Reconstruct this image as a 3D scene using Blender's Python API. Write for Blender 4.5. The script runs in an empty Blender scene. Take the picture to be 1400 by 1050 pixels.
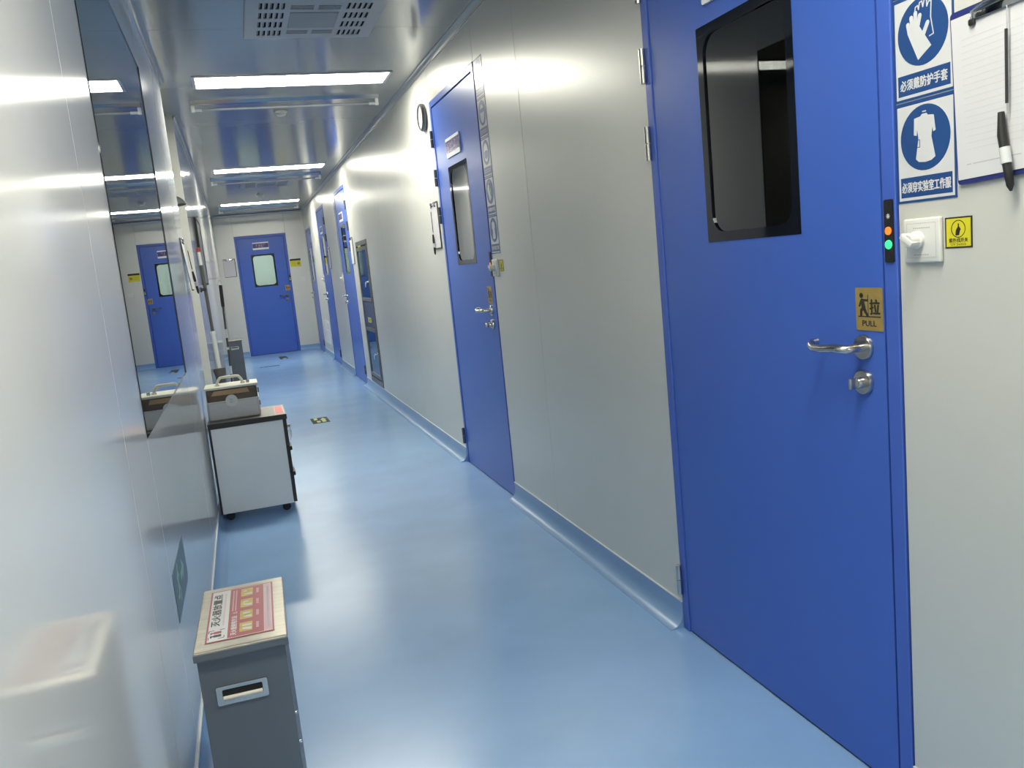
import bpy, bmesh, math, random
from mathutils import Matrix, Vector
random.seed(7)
S = bpy.context.scene
COL = S.collection

# ------------------------------------------------------------------ camera
XR, XL, ZC, YF, YB = 1.336, -0.292, 2.64, 16.57, -4.6
CAM_H = 1.354
def make_camera():
    yaw, pitch, roll = (math.radians(a) for a in (17.20769, -8.51109, -5.67378))
    cy, sy, cp, sp = math.cos(yaw), math.sin(yaw), math.cos(pitch), math.sin(pitch)
    fwd = Vector((sy*cp, cy*cp, sp)); right = Vector((cy, -sy, 0)); up = right.cross(fwd)
    c, s = math.cos(roll), math.sin(roll)
    r2 = c*right + s*up; u2 = -s*right + c*up
    m = Matrix((r2, u2, -fwd)).transposed().to_4x4()
    m.translation = (0, 0, CAM_H)
    cam = bpy.data.cameras.new('camera'); o = bpy.data.objects.new('camera', cam)
    cam.sensor_fit = 'HORIZONTAL'; cam.sensor_width = 36
    cam.lens = 1147.1/1400*36; cam.clip_start = 0.02
    o.matrix_world = m; COL.objects.link(o); S.camera = o
make_camera()
# ------------------------------------------------------------------ world and exposure
W = bpy.data.worlds.new('world'); S.world = W; W.use_nodes = True
W.node_tree.nodes['Background'].inputs[0].default_value = (0.5, 0.55, 0.6, 1)
W.node_tree.nodes['Background'].inputs[1].default_value = 0.05
S.view_settings.view_transform = 'Standard'; S.view_settings.look = 'None'
S.view_settings.gamma = 1; S.view_settings.use_curve_mapping = False
S.view_settings.exposure = 0.0
LIGHT_POWER = 41.0
LIGHT_Y = (5.83, 10.22, 14.45, .95, -3.3)
try:
    S.cycles.max_bounces = 10; S.cycles.diffuse_bounces = 5; S.cycles.glossy_bounces = 6
    S.cycles.transparent_max_bounces = 12; S.cycles.caustics_reflective = False
except Exception: pass

# ------------------------------------------------------------------ materials
MATS = {}
def nodes(name):
    m = bpy.data.materials.new(name); m.use_nodes = True
    return m, m.node_tree, m.node_tree.nodes['Principled BSDF']
def mat(name, col, rough=0.5, metal=0.0, spec=0.5, var=0.06, scale=6.0, stretch=(1,1,1), bump=0.0, bscale=200.0, coat=0.0,
        rvar=0.0, emit=None, estr=0.0, aniso=0.0):
    if name in MATS: return MATS[name]
    m, t, b = nodes(name)
    tc = t.nodes.new('ShaderNodeTexCoord'); mp = t.nodes.new('ShaderNodeMapping')
    mp.inputs['Scale'].default_value = stretch
    t.links.new(tc.outputs['Object'], mp.inputs['Vector'])
    n = t.nodes.new('ShaderNodeTexNoise'); n.inputs['Scale'].default_value = scale; n.inputs['Detail'].default_value = 4
    t.links.new(mp.outputs[0], n.inputs['Vector'])
    r = t.nodes.new('ShaderNodeValToRGB')
    lo = tuple(max(0, c*(1-var)) for c in col); hi = tuple(min(1, c*(1+var)) for c in col)
    r.color_ramp.elements[0].position = 0.3; r.color_ramp.elements[1].position = 0.7
    r.color_ramp.elements[0].color = (*lo, 1); r.color_ramp.elements[1].color = (*hi, 1)
    t.links.new(n.outputs['Fac'], r.inputs['Fac']); t.links.new(r.outputs['Color'], b.inputs['Base Color'])
    b.inputs['Roughness'].default_value = rough; b.inputs['Metallic'].default_value = metal
    b.inputs['Specular IOR Level'].default_value = spec
    b.inputs['Coat Weight'].default_value = coat; b.inputs['Coat Roughness'].default_value = 0.08
    if rvar:
        mr = t.nodes.new('ShaderNodeMapRange')
        mr.inputs['To Min'].default_value = rough*(1-rvar); mr.inputs['To Max'].default_value = rough*(1+rvar)
        t.links.new(n.outputs['Fac'], mr.inputs['Value']); t.links.new(mr.outputs[0], b.inputs['Roughness'])
    if bump:
        n2 = t.nodes.new('ShaderNodeTexNoise'); n2.inputs['Scale'].default_value = bscale; n2.inputs['Detail'].default_value = 3
        t.links.new(mp.outputs[0], n2.inputs['Vector'])
        bp = t.nodes.new('ShaderNodeBump'); bp.inputs['Strength'].default_value = bump; bp.inputs['Distance'].default_value = 0.002
        t.links.new(n2.outputs['Fac'], bp.inputs['Height']); t.links.new(bp.outputs[0], b.inputs['Normal'])
    if emit:
        b.inputs['Emission Color'].default_value = (*emit, 1); b.inputs['Emission Strength'].default_value = estr
    MATS[name] = m; return m
def glass_mat(name, tint, refl=1.0, ior=1.5, rough=0.0):
    m = bpy.data.materials.new(name); m.use_nodes = True; t = m.node_tree
    t.nodes.remove(t.nodes['Principled BSDF']); out = t.nodes['Material Output']
    tr = t.nodes.new('ShaderNodeBsdfTransparent'); tr.inputs[0].default_value = (*tint, 1)
    gl = t.nodes.new('ShaderNodeBsdfGlossy'); gl.inputs['Roughness'].default_value = rough
    n = t.nodes.new('ShaderNodeTexNoise'); n.inputs['Scale'].default_value = 2.0
    tc = t.nodes.new('ShaderNodeTexCoord'); t.links.new(tc.outputs['Object'], n.inputs['Vector'])
    rp = t.nodes.new('ShaderNodeValToRGB')
    rp.color_ramp.elements[0].color = (.93, .95, .96, 1); rp.color_ramp.elements[1].color = (.97, .99, 1, 1)
    t.links.new(n.outputs['Fac'], rp.inputs['Fac']); t.links.new(rp.outputs['Color'], gl.inputs['Color'])
    fr = t.nodes.new('ShaderNodeFresnel'); fr.inputs['IOR'].default_value = ior
    ml = t.nodes.new('ShaderNodeMath'); ml.operation = 'MULTIPLY'; ml.inputs[1].default_value = refl; ml.use_clamp = True
    t.links.new(fr.outputs[0], ml.inputs[0])
    mx = t.nodes.new('ShaderNodeMixShader'); t.links.new(ml.outputs[0], mx.inputs[0])
    t.links.new(tr.outputs[0], mx.inputs[1]); t.links.new(gl.outputs[0], mx.inputs[2]); t.links.new(mx.outputs[0], out.inputs[0])
    MATS[name] = m; return m

M_wall = mat('wall_panel_paint', (.64, .642, .60), .30, metal=.18, spec=.4, var=.015, scale=3)
M_wall_l = mat('wall_panel_paint_left', (.72, .72, .695), .105, metal=0.05, spec=.5, var=.015, scale=3)
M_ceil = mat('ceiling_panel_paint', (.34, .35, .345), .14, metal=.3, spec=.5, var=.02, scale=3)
M_core = mat('panel_core', (.10, .10, .10), .8)
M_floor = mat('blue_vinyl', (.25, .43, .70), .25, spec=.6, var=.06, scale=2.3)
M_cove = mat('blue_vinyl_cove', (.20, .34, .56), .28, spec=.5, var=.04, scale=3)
M_caulk = mat('white_caulk', (.75, .77, .78), .4)
M_alu = mat('aluminium_profile', (.55, .57, .6), .28, metal=.75, var=.03)
M_blue = mat('blue_door_paint', (.050, .125, .50), .30, spec=.45, var=.03, scale=2)
M_bluef = mat('blue_frame_paint', (.055, .12, .48), .30, spec=.45, var=.03)
M_seal = mat('door_seal', (.012, .018, .05), .6)
M_blackg = mat('black_printed_glass', (.006, .008, .014), .04, spec=.5)
M_steel = mat('brushed_steel', (.55, .54, .52), .26, metal=1, var=.06, scale=30, stretch=(1, 1, 8))
M_dsteel = mat('dark_steel', (.16, .165, .165), .38, metal=.8, var=.08)  # dark metal parts, and hinges darkened to stand for dark reflections
M_chrome = mat('chrome', (.72, .73, .75), .07, metal=1, var=.02)
M_glass_d = glass_mat('dark_window_glass', (.42, .47, .46), 1.9)
M_glass_l = glass_mat('observation_glass', (.30, .36, .38), 1.25)
M_glass_c = glass_mat('clear_glass', (.85, .90, .88), 1.2)
M_frost = mat('frosted_glass', (.72, .78, .76), .25, spec=.5, var=.04)
M_white = mat('white_plastic', (.68, .68, .65), .35, var=.02)
M_paper = mat('paper', (.58, .58, .60), .75, var=.015)
M_black = mat('black_plastic', (.012, .012, .013), .45)
M_sblue = mat('sign_blue', (.020, .068, .22), .30)
M_swhite = mat('sign_white', (.60, .61, .62), .26, var=.01)
M_gold = mat('gold_plate', (.42, .30, .09), .35, metal=.35, var=.08, scale=40)
M_ink = mat('black_ink', (.02, .018, .016), .5)
M_grink = mat('grey_ink', (.42, .42, .44), .7)
M_yel = mat('sign_yellow', (.66, .60, .025), .4)
M_purple = mat('plate_purple', (.045, .022, .16), .25)
M_lilac = mat('plate_lettering', (.45, .37, .56), .4)
M_pinkl = mat('plate_lettering_red', (.62, .38, .45), .4)
M_clipb = mat('clipboard_blue', (.02, .03, .16), .4)
M_clipd = mat('clipboard_dark', (.045, .045, .05), .45)
M_red = mat('label_red', (.27, .030, .045), .35)
M_pink = mat('label_pink', (.52, .36, .40), .5)
M_ocre = mat('label_picture_yellow', (.40, .31, .07), .45, var=.25, scale=40)
M_bgrey = mat('box_steel_grey', (.125, .14, .16), .42, metal=.35, var=.05)
M_lid = mat('box_lid_steel', (.40, .375, .32), .28, metal=.9, var=.1, scale=12, stretch=(1, 6, 1))
M_cab = mat('cabinet_grey', (.84, .86, .85), .45, var=.02)
M_brown = mat('cabinet_dark_trim', (.030, .024, .022), .45, var=.1)
M_ctop = mat('cabinet_top_laminate', (.20, .185, .165), .4, var=.1)
M_tan = mat('tan_cardboard', (.42, .28, .15), .7, var=.1)
M_brn2 = mat('brown_tinted_plastic', (.11, .075, .05), .25, var=.15, scale=20)
M_case = mat('case_body', (.55, .56, .56), .4, var=.03)
M_cream = mat('case_cream_handle', (.66, .66, .56), .4, var=.03)
M_rub = mat('dark_rubber', (.02, .02, .022), .6)
M_mopg = mat('mop_pole_grey', (.085, .08, .075), .4)
M_mops = mat('mop_strands', (.17, .17, .165), .9, var=.25, scale=60)
M_tipr = mat('red_plastic', (.40, .06, .05), .4)
M_exit = mat('exit_sign_green', (.07, .13, .15), .35, var=.1)
M_exg = mat('exit_symbol_green', (.32, .52, .38), .4)
M_exy = mat('floor_symbol_yellow', (.55, .58, .25), .5)
M_sgrn = mat('floor_sticker_green', (.05, .07, .065), .7, spec=.2, var=.15)
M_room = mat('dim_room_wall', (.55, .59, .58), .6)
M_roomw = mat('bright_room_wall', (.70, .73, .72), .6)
M_led = mat('led_diffuser', (.9, .9, .9), .5, emit=(1.0, .975, .84), estr=LIGHT_POWER)
M_led2 = mat('room_led_diffuser', (.9, .9, .9), .5, emit=(1.0, 1.0, .93), estr=50.0)
M_or = mat('orange_button', (.8, .2, .03), .4, emit=(1.0, .22, .02), estr=.75)
M_gr = mat('green_button', (.05, .7, .3), .4, emit=(.05, .9, .30), estr=.75)
M_grey = mat('grille_grey', (.42, .44, .46), .4, var=.03)
M_greyd = mat('grille_centre_grey', (.25, .27, .28), .35, var=.04)
M_dark = mat('recess_shade', (.008, .008, .01), .9)  # near-black standing in for the shade inside slots
M_tube = mat('lamp_tube_glass', (.22, .24, .27), .05, spec=.8)
M_pbg = mat('pass_box_blue_glass', (.012, .045, .085), .05, spec=.7)
M_pbb = mat('pass_box_blue_panel', (.02, .035, .075), .25)
M_key = mat('brass_key', (.35, .32, .25), .3, metal=1)
M_board = mat('grey_board', (.20, .21, .21), .3)
M_notice = mat('notice_paper', (.70, .73, .75), .5)

# ------------------------------------------------------------------ geometry helpers (local frame: u right, v up, w out of the surface)
def FR(o, u, v, w): 
    m = Matrix((Vector(u), Vector(v), Vector(w))).transposed().to_4x4(); m.translation = o; return m
def on_right(y, z=0, off=0): return FR((XR-off, y, z), (0, -1, 0), (0, 0, 1), (-1, 0, 0))
def on_left(y, z=0, off=0): return FR((XL+off, y, z), (0, 1, 0), (0, 0, 1), (1, 0, 0))
def on_far(x, z=0, off=0): return FR((x, YF-off, z), (1, 0, 0), (0, 0, 1), (0, -1, 0))
def on_floor(x, y, z=0, a=0):
    c, s = math.cos(a), math.sin(a); return FR((x, y, z), (c, s, 0), (-s, c, 0), (0, 0, 1))
def on_ceil(x, y): return FR((x, y, ZC), (1, 0, 0), (0, -1, 0), (0, 0, -1))

class G:
    def __init__(s): s.bm = bmesh.new(); s.k = 0
    def box(s, a, b, bev=0, seg=2):
        bm = s.bm; n0 = len(bm.verts)
        (x0, y0, z0), (x1, y1, z1) = [tuple(min(p, q) for p, q in zip(a, b)), tuple(max(p, q) for p, q in zip(a, b))]
        vs = [bm.verts.new((x, y, z)) for x in (x0, x1) for y in (y0, y1) for z in (z0, z1)]
        fs = [bm.faces.new([vs[i] for i in f]) for f in ((0,1,3,2),(4,6,7,5),(0,4,5,1),(2,3,7,6),(0,2,6,4),(1,5,7,3))]
        if bev:
            es = list({e for f in fs for e in f.edges})
            bmesh.ops.bevel(bm, geom=es, offset=bev, segments=seg, affect='EDGES', profile=.5)
        return s
    def poly(s, pts, w0, w1):
        bm = s.bm; n = len(pts); s.k += 1; w1 = w1+(s.k-1)*8e-6
        a = [bm.verts.new((p[0], p[1], w0)) for p in pts]; b = [bm.verts.new((p[0], p[1], w1)) for p in pts]
        bm.faces.new(a[::-1]); bm.faces.new(b)
        for i in range(n): bm.faces.new((a[i], a[(i+1) % n], b[(i+1) % n], b[i]))
        return s
    def ring(s, outer, inner, w0, w1):
        bm = s.bm; n = len(outer)
        L = [[bm.verts.new((p[0], p[1], w)) for p in pts] for pts, w in ((outer, w0), (inner, w0), (outer, w1), (inner, w1))]
        for i in range(n):
            j = (i+1) % n
            bm.faces.new((L[2][i], L[2][j], L[3][j], L[3][i])); bm.faces.new((L[0][j], L[0][i], L[1][i], L[1][j]))
            bm.faces.new((L[0][i], L[0][j], L[2][j], L[2][i])); bm.faces.new((L[1][j], L[1][i], L[3][i], L[3][j]))
        return s
    def disc(s, c, r, w0, w1, n=28, ry=None):
        return s.poly(circle(c, r, n, ry), w0, w1)
    def stroke(s, p0, p1, r, w0, w1, n=6):
        d = Vector(p1)-Vector(p0); a = math.atan2(d.y, d.x); pts = []
        for i in range(n+1): t = a-math.pi/2+math.pi*i/n; pts.append((p1[0]+r*math.cos(t), p1[1]+r*math.sin(t)))
        for i in range(n+1): t = a+math.pi/2+math.pi*i/n; pts.append((p0[0]+r*math.cos(t), p0[1]+r*math.sin(t)))
        return s.poly(pts, w0, w1)
    def tube(s, pts, r, n=12, cap=True):
        bm = s.bm; pts = [Vector(p) for p in pts]; rs = r if isinstance(r, (list, tuple)) else [r]*len(pts)
        rings = []; prev = None
        for i, p in enumerate(pts):
            t = (pts[min(i+1, len(pts)-1)]-pts[max(i-1, 0)]).normalized()
            if prev is None:
                ref = Vector((0, 0, 1)) if abs(t.z) < .9 else Vector((1, 0, 0)); x = t.cross(ref).normalized()
            else: x = (prev - t*prev.dot(t)).normalized()
            prev = x; y = t.cross(x)
            rings.append([bm.verts.new(p+rs[i]*(math.cos(2*math.pi*k/n)*x+math.sin(2*math.pi*k/n)*y)) for k in range(n)])
        for a, b in zip(rings, rings[1:]):
            for k in range(n): bm.faces.new((a[k], a[(k+1) % n], b[(k+1) % n], b[k]))
        if cap: bm.faces.new(rings[0][::-1]); bm.faces.new(rings[-1])
        return s
    def lathe(s, prof, c=(0, 0, 0), axis='z', n=32):
        pts = []
        bm = s.bm; rings = []
        for r, h in prof:
            ring = []
            for k in range(n):
                a = 2*math.pi*k/n; x, y = max(r, 1e-5)*math.cos(a), max(r, 1e-5)*math.sin(a)
                q = {'z': (x, y, h), 'y': (x, h, -y), 'x': (h, x, y)}[axis]
                ring.append(bm.verts.new((q[0]+c[0], q[1]+c[1], q[2]+c[2])))
            rings.append(ring)
        for a, b in zip(rings, rings[1:]):
            for k in range(n): bm.faces.new((a[k], a[(k+1) % n], b[(k+1) % n], b[k]))
        bm.faces.new(rings[0][::-1]); bm.faces.new(rings[-1])
        return s
    def holes(s, u0, u1, v0, v1, w0, w1, hs):
        us = sorted({u0, u1, *[h[0] for h in hs], *[h[1] for h in hs]}); vs = sorted({v0, v1, *[h[2] for h in hs], *[h[3] for h in hs]})
        for a, b in zip(us, us[1:]):
            for c, d in zip(vs, vs[1:]):
                mu, mv = (a+b)/2, (c+d)/2
                if any(h[0] < mu < h[1] and h[2] < mv < h[3] for h in hs): continue
                s.box((a, c, w0), (b, d, w1))
        bmesh.ops.remove_doubles(s.bm, verts=s.bm.verts[:], dist=1e-6)
        return s
    def sweep_y(s, prof, y0, y1):   # profile of (x,z) pairs extruded along y
        bm = s.bm; n = len(prof)
        a = [bm.verts.new((p[0], y0, p[1])) for p in prof]; b = [bm.verts.new((p[0], y1, p[1])) for p in prof]
        bm.faces.new(a); bm.faces.new(b[::-1])
        for i in range(n): bm.faces.new((a[i], b[i], b[(i+1) % n], a[(i+1) % n]))
        return s
    def obj(s, name, m, parent=None, smooth=False, mtx=None):
        bm = s.bm; bmesh.ops.recalc_face_normals(bm, faces=bm.faces[:])
        me = bpy.data.meshes.new(name); bm.to_mesh(me); bm.free()
        return link(name, me, m, parent, smooth, mtx)
def link(name, me, m, parent=None, smooth=False, mtx=None):
    if m is not None: me.materials.append(m)
    if smooth:
        for p in me.polygons: p.use_smooth = True
        try: me.set_sharp_from_angle(angle=math.radians(38))
        except Exception: pass
    o = bpy.data.objects.new(name, me); COL.objects.link(o)
    if parent: o.parent = parent
    if mtx is not None: o.matrix_world = mtx
    return o
def circle(c, r, n=28, ry=None):
    ry = ry or r
    return [(c[0]+r*math.cos(2*math.pi*i/n), c[1]+ry*math.sin(2*math.pi*i/n)) for i in range(n)]
def rrect(u0, u1, v0, v1, r, n=6):
    pts = []
    for cx, cy, a0 in ((u1-r, v1-r, 0), (u0+r, v1-r, 90), (u0+r, v0+r, 180), (u1-r, v0+r, 270)):
        for i in range(n+1):
            a = math.radians(a0+90*i/n); pts.append((cx+r*math.cos(a), cy+r*math.sin(a)))
    return pts
def rect4(u0, u1, v0, v1, r=1e-4, n=6): return rrect(u0, u1, v0, v1, r, n)
def text(name, parent, body, u, v, wid, hei, w, m, bold=0.0, thick=.0003):
    cu = bpy.data.curves.new('txt', 'FONT'); cu.body = body; cu.size = 1; cu.resolution_u = 2
    cu.align_x = 'LEFT'
    o = bpy.data.objects.new('txt', cu); COL.objects.link(o)
    dg = bpy.context.evaluated_depsgraph_get(); dg.update()
    me = bpy.data.meshes.new_from_object(o.evaluated_get(dg)); bpy.data.objects.remove(o); bpy.data.curves.remove(cu)
    if not len(me.vertices): return None
    xs = [p.co.x for p in me.vertices]; ys = [p.co.y for p in me.vertices]
    x0, x1, y0, y1 = min(xs), max(xs), min(ys), max(ys)
    for p in me.vertices:
        p.co = (u+(p.co.x-(x0+x1)/2)/(x1-x0)*wid, v+(p.co.y-(y0+y1)/2)/(y1-y0)*hei, w)
    if bold:
        g = bmesh.new(); src = [(v.co.x, v.co.y) for v in me.vertices]; fs = [list(p.vertices) for p in me.polygons]
        for k, (dx, dy) in enumerate(((0, 0), (1, 0), (-1, 0), (0, 1), (0, -1))):
            vs = [g.verts.new((a+dx*bold*hei, b+dy*bold*hei*.6, w+k*6e-6)) for a, b in src]
            for f in fs: g.faces.new([vs[i] for i in f])
        g.to_mesh(me); g.free()
    me.name = name; me.materials.clear()
    return link(name, me, m, parent)
def tag(o, label, cat=None, group=None, kind=None):
    o['label'] = label
    if cat: o['category'] = cat
    if group: o['group'] = group
    if kind: o['kind'] = kind
    return o
def thing(name, label, cat, mtx, group=None, kind=None):
    o = bpy.data.objects.new(name, None); o.empty_display_size = .1; COL.objects.link(o); o.matrix_world = mtx
    return tag(o, label, cat, group, kind)
def struct(o, label): o['kind'] = 'structure'; o['label'] = label; return o
def kids(o): return [c for c in bpy.data.objects if c.parent == o]
def copy_tree(o, parent=None):
    c = o.copy(); COL.objects.link(c); c.parent = parent
    for ch in kids(o): copy_tree(ch, c)
    return c

# ------------------------------------------------------------------ the setting
# right-wall openings (y0, y1, z0, z1)
DOORS = [(1.458, 2.535, 2.40), (4.446, 5.515, 2.40), (10.225, 11.30, 2.41), (12.83, 13.89, 2.41), (15.40, 16.40, 2.25)]
PB = (8.955, 9.80, .105, 1.70)
NICHE = (5.80, 6.88)
WIN = (2.45, 4.285, .965, 2.375)
fl = struct(G().box((-1.0, YB, -.06), (XR+.05, YF+.06, 0)).obj('floor', M_floor), 'light blue vinyl corridor floor')
GAP = .0022
def panels(parent, frame, spans, m):
    for (a, b, c, d) in spans:
        p = G().box((a+GAP/2, c, -.006), (b-GAP/2, d, 0), .0012, 1).obj('wall_panel', m); p.parent = parent; p.matrix_world = frame
def cut(span, seams):
    a, b = span; pts = [a]+[s for s in sorted(seams) if a+.05 < s < b-.05]+[b]
    return list(zip(pts, pts[1:]))
# right wall: frame u = -y
wr = struct(G().box((0, 0, 0), (.001, .001, .001)).obj('wall_right', M_core), 'pale grey steel-panel wall with the row of blue doors')
def wall_core(y_spans_full, holes, x0, x1, y0, y1, zt):
    g = G(); g.holes(y0, y1, -.05, zt, 0, 1, holes)
    for v in g.bm.verts: v.co = Vector((x0+(x1-x0)*v.co.z, v.co.x, v.co.y))
    return g
bpy.data.objects.remove(wr)
ops = [(a, b, -.06, t) for a, b, t in DOORS]+[PB]
wr = struct(wall_core(None, ops, XR+.006, XR+.06, YB, YF+.06, ZC+.06).obj('wall_right', M_core), 'pale grey steel-panel wall with the row of blue doors')
Rf = on_right(0)
seams_r = [-3.4, -2.2, -1.0, .2, 3.77, 6.80, 7.95, 12.05, 14.65]
sp = []
edges = [YB]+[q for d in DOORS[:2] for q in d[:2]]+[PB[0], PB[1]]+[q for d in DOORS[2:] for q in d[:2]]+[YF]
for a, b in zip(edges[::2], edges[1::2]):
    for c, d in cut((a, b), seams_r): sp.append((-d, -c, 0, ZC))
for a, b, t in DOORS: sp.append((-b, -a, t, ZC))
sp += [(-PB[1], -PB[0], 0, PB[2]), (-PB[1], -PB[0], PB[3], ZC)]
panels(wr, Rf, sp, M_wall)
# left wall with the observation window and the recess
wl = struct(wall_core(None, [WIN, (NICHE[0], NICHE[1], -.06, ZC+.07)], XL-.06, XL-.006, YB, YF+.06, ZC+.06).obj('wall_left', M_core), 'glossy pale grey steel-panel wall with the long observation window')
Lf = on_left(0); sp = []
for a, b in ((YB, WIN[0]), (WIN[1], NICHE[0]), (NICHE[1], YF)):
    for c, d in cut((a, b), [-3.85, -2.67, -1.49, -.31, .87, 2.05, 7.55, 8.75, 9.95, 11.15, 12.35, 13.55, 14.75, 15.9]): sp.append((c, d, 0, ZC))
sp += [(WIN[0], WIN[1], 0, WIN[2]), (WIN[0], WIN[1], WIN[3], ZC)]
panels(wl, Lf, sp, M_wall_l)
ND = .62
nb = struct(G().box((XL-ND-.05, NICHE[0]-.05, 0), (XL-ND, NICHE[1]+.05, ZC)).obj('wall_recess', M_wall), 'back wall of the shallow recess in the left wall')
struct(G().box((XL-ND, NICHE[0]-.05, 0), (XL-.0005, NICHE[0]+.004, ZC)).box((XL-ND, NICHE[0], 0), (XL-ND+.004, NICHE[1], ZC)).obj('wall_recess_near', M_wall), 'near side wall of the shallow recess')
struct(G().box((XL-ND, NICHE[1]-.004, 0), (XL-.0005, NICHE[1]+.05, ZC)).obj('wall_recess_far', M_wall), 'far side wall of the shallow recess')
# end walls
FD = (.037, .972, 2.237)
g = G(); g.holes(XL-.06, XR+.06, -.05, ZC+.06, 0, 1, [(FD[0], FD[1], -.06, FD[2])])
for v in g.bm.verts: v.co = Vector((v.co.x, YF+.006+.054*v.co.z, v.co.y))
wf = struct(g.obj('wall_far', M_core), 'pale grey end wall of the corridor around the far blue door')
panels(wf, on_far(0), [(XL, FD[0], 0, ZC), (FD[1], XR, 0, ZC), (FD[0], FD[1], FD[2], ZC)], M_wall)
struct(G().box((-1.0, YB-.06, -.05), (XR+.06, YB, ZC+.06)).obj('wall_back', M_wall), 'pale grey wall closing the corridor behind')
# ceiling
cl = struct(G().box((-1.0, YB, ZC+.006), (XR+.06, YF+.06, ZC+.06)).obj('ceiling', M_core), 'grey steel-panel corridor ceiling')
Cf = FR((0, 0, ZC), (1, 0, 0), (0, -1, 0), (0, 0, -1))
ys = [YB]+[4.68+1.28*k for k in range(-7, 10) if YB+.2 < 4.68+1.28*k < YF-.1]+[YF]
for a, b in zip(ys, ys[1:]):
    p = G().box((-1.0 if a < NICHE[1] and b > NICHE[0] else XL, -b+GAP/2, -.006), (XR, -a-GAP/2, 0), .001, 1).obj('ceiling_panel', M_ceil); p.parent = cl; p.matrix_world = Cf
# coved trims between walls and ceiling
def arc(cx, cz, r, a0, a1, n=7): return [(cx+r*math.cos(math.radians(a0+(a1-a0)*i/n)), cz+r*math.sin(math.radians(a0+(a1-a0)*i/n))) for i in range(n+1)]
CR = .034
def cornice(name, side, y0, y1, label):
    if side == 'r': prof = [(XR, ZC)]+arc(XR-CR, ZC-CR, CR-.002, 90, 0)[0:]+[(XR, ZC-CR-.004)]; lip = (XR-.006, XR)
    else: prof = [(XL, ZC)]+arc(XL+CR, ZC-CR, CR-.002, 90, 180)+[(XL, ZC-CR-.004)]; lip = (XL, XL+.006)
    if side == 'r': prof = [(XR, ZC), (XR-CR, ZC)]+[(XR-CR+(CR-.003)*math.sin(math.radians(a)), ZC-.003-(CR-.003)*(1-math.cos(math.radians(a)))) for a in range(0, 91, 15)]+[(XR, ZC-CR)]
    else: prof = [(XL, ZC), (XL+CR, ZC)]+[(XL+CR-(CR-.003)*math.sin(math.radians(a)), ZC-.003-(CR-.003)*(1-math.cos(math.radians(a)))) for a in range(0, 91, 15)]+[(XL, ZC-CR)]
    o = struct(G().sweep_y(prof, y0, y1).obj(name, M_ceil, smooth=True), label)
    G().box((lip[0], y0, ZC-CR-.005), (lip[1], y1, ZC-CR+.001), .0015, 2).obj('trim_lip', M_chrome, o)
    return o
cornice('trim_1', 'r', YB, YF, 'coved metal trim along the top of the door wall')
cornice('trim_2', 'l', YB, NICHE[0], 'coved metal trim above the observation window')
cornice('trim_3', 'l', NICHE[1], YF, 'coved metal trim above the left wall past the recess')
struct(G().box((XL, YF-.035, ZC-.035), (XR, YF, ZC), .012, 3).obj('trim_4', M_alu), 'metal trim along the top of the end wall')
# coved skirting
def skirting(side, y0, y1, label, h):
    r = .05; s = -1 if side == 'right' else 1; X = XR if side == 'right' else XL
    prof = [(X, 0), (X+s*(r+.004), 0)]+[(X+s*(.004+r-r*math.sin(math.radians(a))), .0015+r*(1-math.cos(math.radians(a)))) for a in range(0, 91, 10)]+[(X+s*.004, h), (X, h)]
    o = struct(G().sweep_y(prof, y0, y1).obj('baseboard_'+side, M_cove, smooth=True), label)
    G().box((X, y0, h-.0005), (X+s*.0048, y1, h+.004)).obj('caulk_line', M_caulk, o)
for a, b, t in ((YB, DOORS[0][0], 'before the first door'), (DOORS[0][1], DOORS[1][0], 'between the PULL door and the gauge door'), (DOORS[1][1], DOORS[2][0], 'under the pass box'),
                (DOORS[2][1], DOORS[3][0], 'past the pass box door'), (DOORS[3][1], DOORS[4][0], 'under the notice'), (DOORS[4][1], YF, 'in the far corner')):
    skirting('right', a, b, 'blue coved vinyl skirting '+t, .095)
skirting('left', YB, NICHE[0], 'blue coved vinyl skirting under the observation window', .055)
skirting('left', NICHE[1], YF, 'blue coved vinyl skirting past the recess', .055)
for a, b, t in ((XL, FD[0], 'left of the end door'), (FD[1], XR, 'right of the end door')):
    r = .05; prof = [(0, 0), (r, 0)]+[(r-r*math.sin(math.radians(q)), .001+r*(1-math.cos(math.radians(q)))) for q in range(0, 91, 15)]+[(.003, .095), (0, .095)]
    g = G(); g.sweep_y(prof, a, b)
    for v in g.bm.verts: v.co = Vector((v.co.y, YF-v.co.x, v.co.z))
    struct(g.obj('baseboard_far', M_cove, smooth=True), 'blue coved vinyl skirting '+t)
# rooms seen through the panes
def room(name, x0, x1, y0, y1, m, label, openside):
    g = G(); t = .04; z1 = ZC
    if openside != 'x0': g.box((x0-t, y0-t, -.05), (x0, y1+t, z1))
    if openside != 'x1': g.box((x1, y0-t, -.05), (x1+t, y1+t, z1))
    if openside != 'y0': g.box((x0, y0-t, -.05), (x1, y0, z1))
    g.box((x0, y1, -.05), (x1, y1+t, z1)).box((x0, y0, z1), (x1, y1, z1+t)).box((x0, y0, -.07), (x1, y1, -.03))
    if openside in ('x0', 'x1'): g.box((x0, y0-t, -.05), (x1, y0, z1))
    return struct(g.obj(name, m), label)
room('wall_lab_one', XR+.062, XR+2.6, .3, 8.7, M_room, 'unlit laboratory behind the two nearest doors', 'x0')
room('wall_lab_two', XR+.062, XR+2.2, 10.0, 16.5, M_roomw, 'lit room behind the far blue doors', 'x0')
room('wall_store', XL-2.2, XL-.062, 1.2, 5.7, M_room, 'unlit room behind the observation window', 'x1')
room('wall_end_room', XL, XR+.06, YF+.062, YF+2.4, M_roomw, 'lit room behind the end door', 'y0')

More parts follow.
